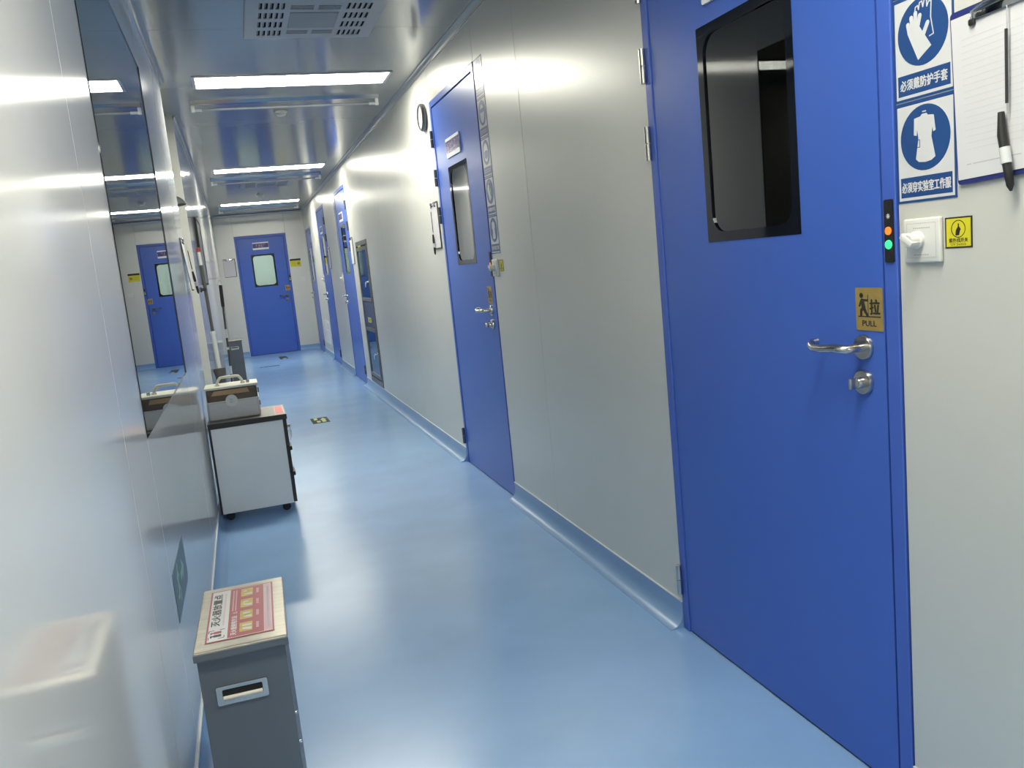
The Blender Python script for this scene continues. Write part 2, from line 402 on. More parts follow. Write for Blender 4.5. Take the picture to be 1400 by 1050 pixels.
# ------------------------------------------------------------------ observation window (left wall)
t = thing('window_1', 'long dark observation window set flush in the glossy left wall', None, on_left((WIN[0]+WIN[1])/2, WIN[2]), kind='structure')
hw, hh = (WIN[1]-WIN[0])/2, WIN[3]-WIN[2]
G().ring(rect4(-hw, hw, 0, hh), rect4(-hw+.0025, hw-.0025, .0025, hh-.0025), -.05, .0003).obj('gasket', mat('window_gasket', (.10, .115, .125), .4), t)
g = G(); A = .003
vs = []
for du, w in ((-hw+.0015, .0022), (hw-.002, .0022-2*A*hw)):
    for v in (.003, hh-.003): vs += [g.bm.verts.new((du, v, w)), g.bm.verts.new((du, v, w-.006))]
for f in ((0,2,6,4),(1,5,7,3),(0,1,3,2),(4,6,7,5),(0,4,5,1),(2,3,7,6)): g.bm.faces.new([vs[i] for i in f])
g.obj('window_glass', M_glass_l, t)

# ------------------------------------------------------------------ doors
def lever(parent, u, v, s, m=M_steel, side_rose=True):
    h = G().tube([(u, v, .004), (u, v, .040), (u+s*.004, v, .050), (u+s*.014, v+.001, .056), (u+s*.035, v+.002, .058), (u+s*.075, v-.002, .059), (u+s*.105, v-.001, .058),
                  (u+s*.122, v+.004, .053), (u+s*.128, v+.008, .044), (u+s*.126, v+.010, .030)], [.010, .010, .0105, .0105, .0100, .0095, .0095, .0095, .009, .0085], 14).obj('handle', m, parent, True)
    G().lathe([(.029, 0), (.029, .005), (.027, .009), (.012, .010)], (u, v, 0)).obj('handle_rose', m, h, True)
    return h
def lock(parent, u, v, m=M_steel):
    h = G().lathe([(.029, 0), (.029, .005), (.027, .010), (.013, .011), (.0125, .022), (.011, .024)], (u, v, 0)).obj('lock', m, parent, True)
    G().box((u-.0035, v-.013, .022), (u+.0035, v+.013, .044), .003, 2).obj('thumb_turn', m, h, True)
def hinge(parent, u, v, m):
    h = G().tube([(u, v-.0535, .012), (u, v-.0015, .012)], .0098, 14).tube([(u, v+.0015, .012), (u, v+.0535, .012)], .0098, 14).obj('hinge', m, parent, True)
def door(name, label, mtx, W, H, hs, win, plate=None, frost=None, glass=None, hz=(2.163, 1.917, 1.675, .185), handle=True, fw=.042, hm=M_steel, blue=M_blue):
    """hs = side of the handle (+1 right, -1 left)"""
    t = thing(name, label, None, mtx, kind='structure'); w2 = W/2
    G().box((-w2+.003, 0, -.055), (-w2+fw, H-.003, .004), .002, 1).box((w2-fw, 0, -.055), (w2-.003, H-.003, .004), .002, 1).box((-w2+fw, H-fw, -.055), (w2-fw, H-.003, .004), .002, 1).obj('frame', M_bluef, t)
    G().box((-w2+fw-.001, .004, -.05), (-w2+fw+.02, H-fw, -.030)).box((w2-fw-.02, .004, -.05), (w2-fw+.001, H-fw, -.030)).box((-w2+fw, H-fw-.02, -.05), (w2-fw, H-fw, -.030)).obj('seal', M_seal, t)
    l0, l1, lt = -w2+fw+(.005 if hs > 0 else .008), w2-fw-(.008 if hs > 0 else .005), H-fw-.008
    g = G(); g.holes(l0, l1, .008, lt, -.045, 0, [(win[0], win[1], win[2], win[3])] if win else [])
    leaf = g.obj('leaf', blue, t)
    G().box((l0, .001, -.040), (l1, .0085, -.004)).obj('bottom_sweep', M_seal, leaf)
    if win:
        a, b, c, d = win; i = .032
        G().ring(rect4(a, b, c, d, .003), rrect(a+i*.9, b-i*.9, c+i*.85, d-i*.85, .055), -.012, .0015).obj('window_border', M_blackg, leaf)
        G().box((a+.004, c+.004, -.010), (b-.004, d-.004, -.004)).obj('window_glass', glass or M_glass_d, leaf)
        G().box((a+.004, c+.004, -.044), (b-.004, d-.004, -.040)).obj('window_glass', M_glass_c if frost is None else frost, leaf)
    if handle:
        lever(t, hs*(w2-.115), 1.074, -hs, hm); lock(t, hs*(w2-.118), .993, hm)
    for z in hz: hinge(t, -hs*(w2-.008), z, M_steel if name == 'door_1' else M_dsteel)  # farther hinges: dark reflections painted in as a darker steel
    return t
dc = lambda d: (d[0]+d[1])/2
D1 = door('door_1', 'nearest blue steel door with a black-bordered window and gold PULL plate', on_right(dc(DOORS[0])), 1.077, 2.40, 1, (-.216, .216, 1.342, 1.943))
D2 = door('door_2', 'blue steel door beside the round gauge and hanging clipboard', on_right(dc(DOORS[1])), 1.069, 2.40, 1, (-.216, .216, 1.342, 1.943))
D3 = door('door_3', 'blue steel door next to the two-level glazed pass box', on_right(dc(DOORS[2])), 1.075, 2.41, -1, (-.21, .21, 1.355, 1.97), glass=M_glass_c)
D4 = door('door_4', 'blue steel door between the pass box door and the white wall notice', on_right(dc(DOORS[3])), 1.06, 2.41, -1, (-.21, .21, 1.37, 1.975))
D5 = door('door_5', 'lower blue steel door in the far corner of the door wall', on_right(dc(DOORS[4])), 1.0, 2.25, -1, (-.2, .2, 1.28, 1.88))
D6 = door('door_6', 'blue end door with a pale rounded window closing the corridor', on_far((FD[0]+FD[1])/2), .935, 2.237, 1, (-.205, .215, 1.277, 1.877), glass=M_glass_c, hz=(), hm=M_dsteel)

# name plates on the doors
def name_plate(mtx, label, chars, W=.32, H=.115, red=False):
    t = thing('name_plate', label, 'sign', mtx, 'name plates on the doors')
    G().poly(rrect(-W/2, W/2, 0, H, .006), .001, .009).obj('plate', mat('plate_white', (.85, .86, .88), .35), t)
    G().box((-W/2+.002, H*.24, .009), (W/2-.002, H*.85, .0098)).obj('name_band', M_purple, t)
    n = len(chars)
    for i, s in enumerate(chars):
        u = (i-(n-1)/2)*W*.66/n
        g = G()
        for p, q in s: g.stroke((u+p[0]*.016, H*.58+p[1]*.018), (u+q[0]*.016, H*.58+q[1]*.018), .0017, .0098, .0102, 3)
        g.obj('character', M_pinkl if red and i in (1, 2) else M_lilac, t)
    G().box((-.05, H*.31, .0098), (.05, H*.345, .0102)).obj('subtitle_line', M_lilac, t)
    return t
chs = [[((-.9, .8), (.9, .8)), ((-.7, .8), (-.8, -1)), ((0, 1.1), (0, .8))],
       [((-.9, .4), (-.2, .4)), ((-.55, .9), (-.55, -.8)), ((.1, .8), (.9, .8)), ((.1, .2), (.9, .2)), ((.1, -.8), (.9, -.8)), ((.1, .8), (.1, -.8)), ((.9, .8), (.9, -.8))],
       [((-.9, .9), (.9, .9)), ((-.8, .9), (-.8, -.9)), ((-.8, -.9), (.9, -.9)), ((-.4, .5), (.5, -.5)), ((.5, .5), (-.4, -.5))],
       [((-.8, .7), (.8, .7)), ((0, 1), (0, -1)), ((-.8, 0), (.8, 0)), ((-.7, -.9), (.7, -.9))]]
name_plate(on_right(2.0, 1.993), 'purple and white name plate on the door with the PULL plate', chs[:3])
name_plate(on_right(5.01, 1.993), 'purple and white name plate on the door beside the round gauge', chs[:3])
name_plate(on_right(10.80, 2.005), 'purple and white name plate on the door next to the pass box', chs[:3])
name_plate(on_right(13.40, 2.005), 'purple and white name plate on the door before the white notice', chs[:3])
name_plate(on_far(.497, 1.966), 'purple and white name plate with four characters on the end door', [chs[3], chs[1], chs[2], chs[0]], .29, .135, True)

# gold PULL plates
def pull_plate(mtx, label):
    t = thing('pull_plate', label, 'sign', mtx, 'gold pull plates')
    G().poly(rrect(-.0425, .0425, 0, .097, .004), .0003, .0016).obj('plate', M_gold, t)
    w0, w1 = .0016, .0020
    g = G().disc((-.0235, .0795), .0058, w0, w1, 16)
    for p, q, r in (((-.0215, .067), (-.0165, .052), .0058), ((-.0245, .068), (-.030, .056), .0026), ((-.020, .069), (-.0045, .0685), .0026), ((-.018, .051), (-.0245, .046), .0040), ((-.0250, .046), (-.0255, .0345), .0034),
                    ((-.0155, .051), (-.0115, .043), .0042), ((-.0115, .043), (-.0050, .0345), .0034)): g.stroke(p, q, r, w0, w1, 5)
    g.obj('figure_symbol', M_ink, t)
    G().box((-.0032, .033, w0), (-.0018, .081, w1)).box((-.035, .0305, w0), (.036, .0332, w1)).obj('door_symbol', M_ink, t)
    text('character', t, '拉', .0185, .054, .031, .034, .0019, M_ink, .045)
    text('lettering', t, 'PULL', 0, .0165, .044, .0125, .0019, M_ink, .05)
pull_plate(on_right(1.553, 1.113), 'gold PULL plate above the nearest lever handle')
pull_plate(on_right(4.56, 1.113), 'gold plate above the lever handle of the gauge door')
pull_plate(on_far(.885, 1.165), 'brass plate above the lever handle of the end door')

# ------------------------------------------------------------------ safety signs
def pictogram(kind, t, cx, cy, w):
    w1 = w+.0004; m = M_swhite
    P = lambda x, y: (cx+x, cy+y)
    if kind == 'gloves':
        g = G().poly([P(-.038, .004), P(-.012, .018), P(.022, -.032), P(-.012, -.052)], w, w1)
        for a, b in (((-.033, .006), (-.036, .020)), ((-.025, .012), (-.027, .031)), ((-.017, .016), (-.016, .037)), ((-.010, .014), (-.005, .030)), ((.002, -.008), (.014, .012))):
            g.stroke(P(*a), P(*b), .0046, w, w1)
        g.obj('glove_symbol', m, t)
        g = G()
        pts = [(-.018, .036), (-.016, .048), (-.010, .050), (-.008, .042), (-.005, .054), (.001, .055), (.003, .044), (.007, .056), (.013, .055), (.013, .042), (.018, .050), (.024, .049), (.022, .020), (.028, -.012), (.018, -.014)]
        for a, b in zip(pts, pts[1:]): g.stroke(P(*a), P(*b), .0011, w, w1, 3)
        g.obj('glove_outline', m, t)
    elif kind == 'coat':
        G().poly([P(-.006, .046), P(.006, .046), P(.009, .042), P(.024, .040), P(.028, .010), P(.022, .008), P(.020, .018), P(.017, .000), P(.026, -.040), P(.016, -.046), P(0, -.048), P(-.016, -.046), P(-.024, -.040),
                  P(-.016, .000), P(-.019, .018), P(-.021, .006), P(-.028, .008), P(-.026, .040), P(-.010, .042)], w, w1).obj('coat_symbol', m, t)
        G().box((cx-.005, cy+.049, w), (cx+.005, cy+.0515, w1)).obj('collar_symbol', m, t)
        G().ring(rect4(cx-.021, cx-.012, cy-.018, cy-.002), rect4(cx-.0195, cx-.0135, cy-.0165, cy-.0035), w1, w1+.0002).obj('pocket_symbol', M_sblue, t)
    elif kind == 'mask':
        G().poly(circle((cx, cy), .038, 24, .048), w, w1).obj('face_symbol', m, t)
        G().poly([P(-.032, .002), P(-.012, .010), P(.012, .010), P(.032, .002), P(.026, -.024), P(0, -.036), P(-.026, -.024)], w1, w1+.0002).obj('mask_symbol', M_sblue, t)
    elif kind == 'goggles':
        G().poly(circle((cx, cy-.004), .036, 24, .047), w, w1).obj('face_symbol', m, t)
        G().poly(rrect(cx-.034, cx+.034, cy+.002, cy+.022, .008), w1, w1+.0002).obj('goggle_symbol', M_sblue, t)
    else:
        G().poly([P(-.045, -.004), P(-.036, .026), P(-.016, .042), P(.016, .042), P(.036, .026), P(.045, -.004), P(.032, -.012), P(-.032, -.012)], w, w1).obj('cap_symbol', m, t)
def safety_sign(mtx, kind, label, caption=None, group='blue and white safety signs'):
    t = thing('safety_sign', label, 'sign', mtx, group); W, H = .153, .2
    G().box((-W/2, .001, .0002), (W/2, H+.0015, .0012)).obj('backing', M_sblue, t)
    G().box((-W/2+.005, .006, .0012), (W/2-.005, H-.006, .0015)).obj('white_field', M_swhite, t)
    G().disc((0, .126), .064, .0015, .0018, 40).obj('blue_disc', M_sblue, t)
    pictogram(kind, t, 0, .126, .0018)
    G().box((-W/2+.010, .012, .0015), (W/2-.010, .052, .0018)).obj('caption_bar', M_sblue, t)
    if caption: text('caption', t, caption, 0, .032, .126 if len(caption) > 7 else .120, .021, .0021, M_swhite, .035)
    else:
        g = G()
        for i in range(6):
            u = (i-2.5)*.019; g.box((u-.006, .024, .0018), (u+.006, .027, .0020)).box((u-.001, .024, .0018), (u+.001, .041, .0020)).box((u-.006, .036, .0018), (u+.006, .039, .0020))
        g.obj('caption', M_swhite, t)
    return t
KN = {'coat': 'lab coat', 'gloves': 'glove', 'mask': 'face mask', 'goggles': 'goggle', 'cap': 'cap'}
CAP = {'coat': '必须穿实验室工作服', 'gloves': '必须戴防护手套'}
for yc, where in ((1.3795, 'beside the door with the PULL plate'), (4.362, 'beside the door with the round gauge')):
    for k, kd in enumerate(('coat', 'gloves', 'mask', 'goggles', 'cap')):
        safety_sign(on_right(yc, 1.384+.2025*k), kd, 'blue and white %s safety sign %s' % (KN[kd], where), CAP.get(kd))
for yc, where in ((11.385, 'beside the pass box door'), (13.975, 'between the notice and its blue door')):
    for k, kd in enumerate(('coat', 'gloves', 'mask', 'goggles', 'cap')):
        safety_sign(on_right(yc, 1.384+.2025*k), kd, 'small far-off %s safety sign %s' % (KN[kd], where))

# door indicator strips
def indicator(mtx, label, big=True):
    t = thing('door_indicator', label, 'indicator', mtx, 'door interlock indicators')
    G().poly(rrect(-.0125, .0125, 0, .133, .004), -.001, .004).obj('housing', M_black, t)
    if big:
        g = G()
        for a in range(0, 180, 45):
            c, s = math.cos(math.radians(a))*.005, math.sin(math.radians(a))*.005
            g.stroke((-c, .098-s), (c, .098+s), .0006, .004, .0044, 3)
        g.obj('star_mark', M_swhite, t)
    G().lathe([(.0088, .004), (.0085, .006), (.004, .007)], (0, .067, 0)).obj('orange_button', M_or, t, True)
    G().lathe([(.0098, .004), (.0095, .006), (.004, .007)], (0, .038, 0)).obj('green_button', M_gr, t, True)
indicator(on_right(1.479, 1.265, .004), 'black indicator strip with orange and green lights on the nearest door frame')
indicator(on_right(4.467, 1.265, .004), 'black indicator strip with a green light on the gauge door frame', False)
indicator(on_far(.951, 1.32, .004), 'small indicator strip on the end door frame', False)

# rotary switches and yellow stickers
def rotary_switch(mtx, label, ang=35):
    t = thing('rotary_switch', label, 'switch', mtx, 'rotary wall switches')
    G().box((-.048, 0, .0003), (.048, .090, .011), .004, 3).obj('plate', M_white, t, True)
    G().ring(rect4(-.038, .038, .010, .080), rect4(-.0375, .0375, .0105, .0795), .011, .0113).obj('plate_line', M_grink, t)
    k = G().lathe([(.0185, .011), (.0185, .018), (.015, .021), (.0135, .036), (.012, .038)], (-.009, .046, 0)).obj('knob', M_white, t, True)
    g = G(); g.box((-.021, -.0065, .018), (.016, .0065, .041), .003, 2)
    R_ = Matrix.Rotation(math.radians(-ang), 4, 'Z')
    for v in g.bm.verts: v.co = R_ @ v.co + Vector((-.009, .046, 0))
    g.obj('knob_grip', M_white, k, True)
    for v, n in ((.069, 9), (.015, 8)):
        g = G()
        for i in range(n): g.box((-.020+i*.005, v, .011), (-.0168+i*.005, v+.0022, .0113))
        g.obj('print_line', M_grink, t)
    return t
rotary_switch(on_right(1.386, 1.2625), 'white rotary switch between the PULL door and the yellow sticker')
rotary_switch(on_right(4.386, 1.265), 'white rotary switch below the safety signs of the gauge door')
rotary_switch(on_right(11.42, 1.265), 'white rotary switch by the pass box door')
rotary_switch(on_right(14.02, 1.265), 'white rotary switch by the door before the notice')
def switch_sticker(mtx, label, words=True):
    t = thing('switch_sticker', label, 'sticker', mtx, 'yellow switch stickers')
    G().box((-.0325, 0, .0002), (.0325, .060, .0010)).obj('black_border', M_ink, t)
    G().box((-.0290, .003, .0010), (.0290, .057, .0013)).obj('yellow_field', M_yel, t)
    G().ring(circle((0, .037), .0170, 28), circle((0, .037), .0155, 28), .0013, .0016).obj('symbol_ring', M_ink, t)
    G().poly([(-.007, .0245), (.0015, .0245), (.004, .033), (.006, .036), (.0015, .042), (.002, .047), (-.001, .047), (-.001, .041), (-.006, .034)], .0013, .0016).obj('hand_symbol', M_ink, t)
    if words:
        text('caption', t, '紫外线开关', 0, .0152, .045, .0085, .0016, M_ink, .03)
        text('subtitle', t, 'UV Switch', 0, .0073, .036, .0052, .0016, M_ink, .0)
switch_sticker(on_right(1.302, 1.288), 'yellow and black UV switch sticker beside the near rotary switch')
switch_sticker(on_right(4.288, 1.290), 'yellow sticker beside the gauge door rotary switch')

# ------------------------------------------------------------------ clipboards with paper
def clipboard(mtx, label, board, W=.225, H=.315, big=False, tilt=0, lines=18):
    t = thing('clipboard', label, 'clipboard', mtx, 'clipboards on the walls')
    G().poly(rrect(-W/2, W/2, 0, H, .008), .003, .0065).obj('board', board, t)
    G().box((-W/2+.003, .009, .0065), (W/2-.012, H-.012, .0078)).obj('paper', M_paper, t)
    g = G()
    for i in range(lines):
        v = H-.055-i*(H-.105)/lines; g.box((-W/2+.024, v, .0078), (W/2-.04, v+.0011, .0080))
    g.obj('print_lines', mat('faint_print', (.52, .52, .545), .8), t)
    G().box((-W/2+.024, .034, .0078), (-W/2+.034, .036, .0080)).box((-W/2+.038, .034, .0078), (W/2-.085, .036, .0080)).obj('footer_line', M_grink, t)
    c = G().box((-.055, H-.028, .0078), (.055, H-.006, .0125), .003, 2).obj('clip', M_chrome, t, True)
    G().tube([(-.060, H-.030, .010), (-.058, H-.012, .013), (-.03, H-.004, .014), (.03, H-.004, .014), (.058, H-.012, .013), (.060, H-.030, .010)], .0028, 8).obj('clip_wire', M_chrome, c, True)
    for s in (-1, 1): G().box((s*.060-.007, H-.036, .0078), (s*.060+.007, H-.024, .014), .003, 2).obj('clip_foot', M_black, c, True)
    return t
R1 = on_right(1.1830, 1.411) @ Matrix.Rotation(math.radians(2.2), 4, 'Z')
clipboard(R1, 'blue clipboard with a printed sheet beside the glove sign', M_clipb)
clipboard(on_right(5.69, 1.462), 'dark clipboard with a white sheet hung beside the gauge door', M_clipd)
clipboard(on_right(10.13, 1.462), 'dark clipboard hung between the pass box and its blue door', M_clipd)
clipboard(on_right(12.72, 1.455), 'dark clipboard hung before the fourth door along the wall', M_clipd)
clipboard(on_far(-.10, 1.508), 'dark clipboard with a blank sheet on the end wall', M_clipd, .215, .335)
LC = on_left(5.52, 1.345) @ Matrix.Rotation(math.radians(-4.5), 4, 'X')
clipboard(LC @ Matrix.Translation((0, 0, .022)), 'dark clipboard hung past the observation window', M_clipd, .22, .32)

def pen(mtx, label, top, grp='pens on cords'):
    t = thing('pen', label, 'pen', mtx, grp)
    G().tube([(0, .13, .014), (.001, .20, .014), (0, top, .012)], .0011, 6).obj('cord', M_grink, t, True)
    G().tube([(0, .148, .014), (0, .148+(top-.16)*.82, .014)], .0026, 8).obj('cord_sleeve', M_black, t, True)
    b = G().tube([(-.012, .135, .014), (-.009, .095, .015), (.004, .030, .017), (.009, .006, .018), (.0105, -.004, .018)], [.0055, .0085, .0075, .0065, .002], 12).obj('barrel', M_black, t, True)
    G().tube([(-.0038, .073, .0160), (.0010, .045, .0167)], .0091, 12).obj('tape_wrap', M_swhite, b, True)
pen(on_right(1.176, 1.388, .004), 'black pen wrapped in white tape hanging over the near clipboard', .312)
pen(on_right(5.73, 1.43, .004), 'black pen hanging over the clipboard beside the gauge door', .33)
pen(LC @ Matrix.Translation((.03, -.02, .034)), 'black pen hanging by the clipboard past the observation window', .30)

# round gauge beside door 2
t = thing('dial_gauge', 'round dark-rimmed dial gauge high beside the second door', 'gauge', on_right(5.695, 2.338))
G().lathe([(.060, 0), (.088, .004), (.090, .022), (.084, .032), (.074, .033), (.073, .024)], n=40).obj('rim', M_dsteel, t, True)
G().disc((0, 0), .0735, .020, .0245, 40).obj('dial', M_swhite, t)
g = G()
for i in range(11):
    a = math.radians(220-26*i); g.stroke((.058*math.cos(a), .058*math.sin(a)), (.066*math.cos(a), .066*math.sin(a)), .0012, .0245, .0250, 3)
g.obj('scale_marks', M_ink, t)
G().poly([(-.004, -.012), (.004, -.012), (.001, .052), (-.001, .052)], .0252, .0262).disc((0, 0), .007, .0252, .0272, 16).obj('needle', M_ink, t)
tag(G().box((-.03, -.03, .0002), (.03, .03, .0014)).obj('gauge_tag', M_paper, mtx=on_right(5.60, 2.215)), 'small pale tag under the round dial gauge', 'tag')

# ------------------------------------------------------------------ pass box
t = thing('pass_box', 'tall two-level glazed stainless pass box set in the door wall', 'pass box', on_right((PB[0]+PB[1])/2, PB[2]))
pw, ph = (PB[1]-PB[0])/2, PB[3]-PB[2]
G().ring(rect4(-pw, pw, 0, ph), rect4(-pw+.055, pw-.055, .06, ph-.05), -.05, .006).obj('frame', M_dsteel, t)
G().box((-pw+.05, .64, -.05), (pw-.05, .925, .002), .002, 1).obj('centre_panel', M_pbb, t)
G().box((-pw+.03, .03, -.40), (pw-.03, ph-.03, -.36)).obj('back_panel', M_dsteel, t)
for v0, v1, hv in ((.075, .635, .37), (.93, ph-.065, 1.15)):
    d = G().ring(rect4(-pw+.06, pw-.06, v0, v1), rect4(-pw+.10, pw-.10, v0+.04, v1-.04), -.02, .010).obj('hatch', M_dsteel, t)
    G().box((-pw+.10, v0+.04, -.008), (pw-.10, v1-.04, .002)).obj('hatch_glass', M_pbg, d)
    h = G().tube([(pw-.08, hv, .010), (pw-.08, hv, .035), (pw-.085, hv-.015, .045), (pw-.105, hv-.055, .047)], [.011, .011, .010, .008], 10).obj('latch', M_chrome, d, True)
    G().lathe([(.016, .010), (.016, .016), (.010, .019)], (pw-.08, hv, 0)).obj('latch_rose', M_chrome, h, True)
def small_label(mtx, label, W, H, m, name='label_sticker', cat='sticker', group=None):
    t = thing(name, label, cat, mtx, group)
    G().box((-W/2, 0, .0002), (W/2, H, .0012)).obj('field', m, t)
    g = G()
    for i in range(2): g.box((-W*.35, H*(.25+.35*i), .0012), (W*.35, H*(.38+.35*i), .0014))
    g.obj('print_lines', M_ink, t); return t
small_label(on_right(9.49, 1.592, .006), 'yellow sticker at the top of the pass box frame', .22, .062, M_yel)
small_label(on_right(9.40, .80, -.002+.004), 'yellow sticker on the middle panel of the pass box', .24, .055, M_yel)

# notice low on the wall
t = thing('wall_notice', 'white notice with grey print low on the wall past the fourth door', 'notice', on_right(14.56, .215))
G().box((-.40, 0, .0002), (.40, .40, .004)).obj('sheet', M_notice, t)
g = G()
for i in range(3):
    for j in range(3): g.box((.12+.07*i-.03+.0, .27+.035*j, .004), (.12+.07*i+.02, .29+.035*j, .0045))
g.obj('print_block', M_grink, t)
g = G()
for j in range(5): g.box((-.28, .06+.035*j, .004), (.2, .07+.035*j, .0045))
g.obj('print_lines', mat('faint_print', (.52, .52, .545), .8), t)
# far-wall notice and switch
t = thing('warning_notice', 'yellow notice with a black heading on the end wall', 'notice', on_far(1.089, 1.59))
G().box((-.10, 0, .0002), (.10, .15, .0015)).obj('sheet', M_yel, t)
G().box((-.10, .115, .0015), (.10, .15, .0020)).obj('heading_bar', M_ink, t)
G().disc((.055, .06), .028, .0015, .0020, 20).obj('symbol', mat('notice_symbol', (.30, .28, .05), .5), t)
g = G()
for i in range(4): g.box((-.085, .035+.018*i, .0015), (.015, .040+.018*i, .0019))
g.obj('print_lines', mat('notice_print', (.42, .40, .05), .5), t)
t = thing('light_switch', 'square white light switch on the end wall below the yellow notice', 'switch', on_far(1.178, 1.30))
G().box((-.043, 0, .0003), (.043, .087, .009), .004, 2).obj('plate', M_white, t, True)
G().box((-.03, .015, .009), (.03, .072, .012), .002, 1).obj('rocker', M_white, t, True)

# ------------------------------------------------------------------ ceiling fittings
def ceiling_light(y, label):
    t = thing('ceiling_light', label, 'light', on_ceil(.526, y), 'LED ceiling panels')
    G().ring(rect4(-.625, .625, -.165, .165), rect4(-.605, .605, -.148, .148), 0, .010).obj('frame', M_alu, t)
    G().box((-.606, -.149, .002), (.606, .149, .008)).obj('diffuser', M_led, t)
for y, l in zip(LIGHT_Y, ('lit LED panel above the grey cabinet, next after the ceiling grille', 'lit LED panel before the second ceiling grille', 'lit LED panel nearest the end door',
                          'lit LED panel above the nearest blue door', 'lit LED panel behind the viewer')):
    ceiling_light(y, l)
def uv_lamp(y, label):
    t = thing('uv_lamp', label, 'lamp', on_ceil(.515, y), 'ultraviolet tube lamps on the ceiling')
    g = G(); pr = [(-.034, 0), (-.018, .022), (.018, .022), (.034, 0)]
    bm = g.bm; a = [bm.verts.new((-.66, p[0], p[1])) for p in pr]; b = [bm.verts.new((.66, p[0], p[1])) for p in pr]
    bm.faces.new(a); bm.faces.new(b[::-1])
    for i in range(4): bm.faces.new((a[i], b[i], b[(i+1) % 4], a[(i+1) % 4]))
    g.obj('reflector', mat('lamp_reflector', (.42, .42, .43), .16, metal=1, var=.03), t)
    for s in (-1, 1):
        k = G().box((s*.645-.012, -.014, .026), (s*.645+.012, .014, .072), .004, 2).obj('socket', M_white, t, True)
        G().tube([(s*.634, 0, .058), (s*.585, 0, .058)], .0115, 14).obj('tube_cap', M_alu, k, True)
    G().tube([(-.59, 0, .058), (.59, 0, .058)], .0095, 16).obj('tube', M_tube, t, True)
uv_lamp(6.42, 'chrome UV tube lamp beside the LED panel above the grey cabinet')
uv_lamp(11.0, 'chrome UV tube lamp before the second ceiling grille')
uv_lamp(15.2, 'chrome UV tube lamp nearest the end door')
def air_grille(y, label):
    t = thing('air_grille', label, 'air vent', on_ceil(.537, y), 'ceiling air grilles')
    slots = []
    for s in (-1, 1):
        for i in range(5):
            u = s*.206+(i-2)*.0262
            for j in range(4): v = (j-1.5)*.148; slots.append((u-.0075, u+.0075, v-.047, v+.047))
    lou = []
    for sv in (-1, 1):
        for u0, u1 in ((-.118, -.010), (.012, .118)):
            for k in range(3): v = sv*.205+(k-1)*.024; lou.append((u0, u1, v-.007, v+.007))
    G().holes(-.326, .326, -.326, .326, .010, .014, slots+lou).obj('face_panel', M_grey, t)
    G().ring(rect4(-.33, .33, -.33, .33), rect4(-.322, .322, -.322, .322), 0, .012).obj('rim', M_grey, t)
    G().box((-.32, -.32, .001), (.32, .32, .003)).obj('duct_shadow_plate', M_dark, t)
    G().box((-.118, -.128, .014), (.118, .128, .0165), .001, 1).obj('centre_plate', M_greyd, t)
    for a in slots:
        G().box((a[0]+.004, a[2]+.004, .004), (a[0]+.0065, a[3]-.004, .0095)).obj('slot_vane', M_grey, t)
air_grille(4.49, 'slotted grey air grille before the LED panel over the cabinet')
air_grille(11.78, 'slotted grey air grille between the two farther LED panels')
for y, l in ((6.88, 'round smoke detector beside the nearest UV lamp'), (13.2, 'round smoke detector past the far air grille')):
    t = thing('smoke_detector', l, 'detector', on_ceil(.493, y), 'smoke detectors')
    G().lathe([(.052, 0), (.052, .010), (.046, .016)], n=28).obj('base', M_white, t, True)
    G().lathe([(.040, .016), (.038, .030), (.026, .038), (.006, .040)], n=28).obj('dome', M_white, t, True)
# lit panels in the rooms behind the far doors
for (x, y) in ((XR+1.1, 10.9), (.55, YF+1.2)):
    t = thing('ceiling_light', 'lit LED panel in the room behind the end door' if x < 1 else 'lit LED panel in the room behind the pass box door', 'light', FR((x, y, ZC), (1, 0, 0), (0, -1, 0), (0, 0, -1)), 'LED ceiling panels')
    G().ring(rect4(-.32, .32, -.165, .165), rect4(-.305, .305, -.148, .148), 0, .010).obj('frame', M_alu, t)
    G().box((-.306, -.149, .002), (.306, .149, .008)).obj('diffuser', M_led2, t)

# ------------------------------------------------------------------ fire extinguisher boxes
def ext_box(mtx, label, full=True):
    t = thing('fire_extinguisher_box', label, 'box', mtx, 'steel fire extinguisher boxes'); W, D, H = .182, .355, .585
    # local frame: u right (x), v depth (y), w up
    g = G(); s0, s1, z0, z1 = -.058, .026, .474, .500
    bm = g.bm
    g.box((-W/2, .001, .004), (W/2, D, H))                       # body
    body = g.obj('body', M_bgrey, t)
    # handle plate on the near end: bevelled surround, slot shade painted as a flat near-black patch
    def slotpos(pts): return pts
    h = G(); h.ring(rrect(-.062, .044, .470, .512, .004), rrect(-.050, .033, .480, .504, .003), 0, .003)
    for v in h.bm.verts: v.co = Vector((v.co.x, -v.co.z, v.co.y))
    hp = h.obj('handle_surround', M_steel, t)
    h = G().box((-.050, -.0012, .480), (.033, .0005, .504)); h.obj('slot_shade', M_dark, hp)
    G().tube([(-.049, -.002, .4845), (.032, -.002, .4845)], .0048, 10).obj('grip_bar', mat('grip_bar_cream', (.62, .58, .50), .4), hp, True)
    lid = G().box((-W/2-.004, -.012, H-.004), (W/2+.008, D+.012, H+.016), .003, 2).obj('lid', M_lid, t)
    G().box((-W/2-.0045, -.0125, H-.0045), (W/2+.0085, -.0115, H+.010)).obj('lid_skirt', M_bgrey, lid)
    for z in (.40, .33): G().lathe([(.005, 0), (.005, .004), (.003, .006)], (W/2, .03, z), 'x', 12).obj('rivet', M_chrome, t, True)
    return t, H+.016
bx, top = ext_box(on_floor(-.1025, 1.815, 0, math.radians(-1.2)), 'steel fire extinguisher box with a red and white lid label')
ext_box(on_floor(-.155, 12.3), 'grey fire extinguisher box standing by the left wall near the end door')
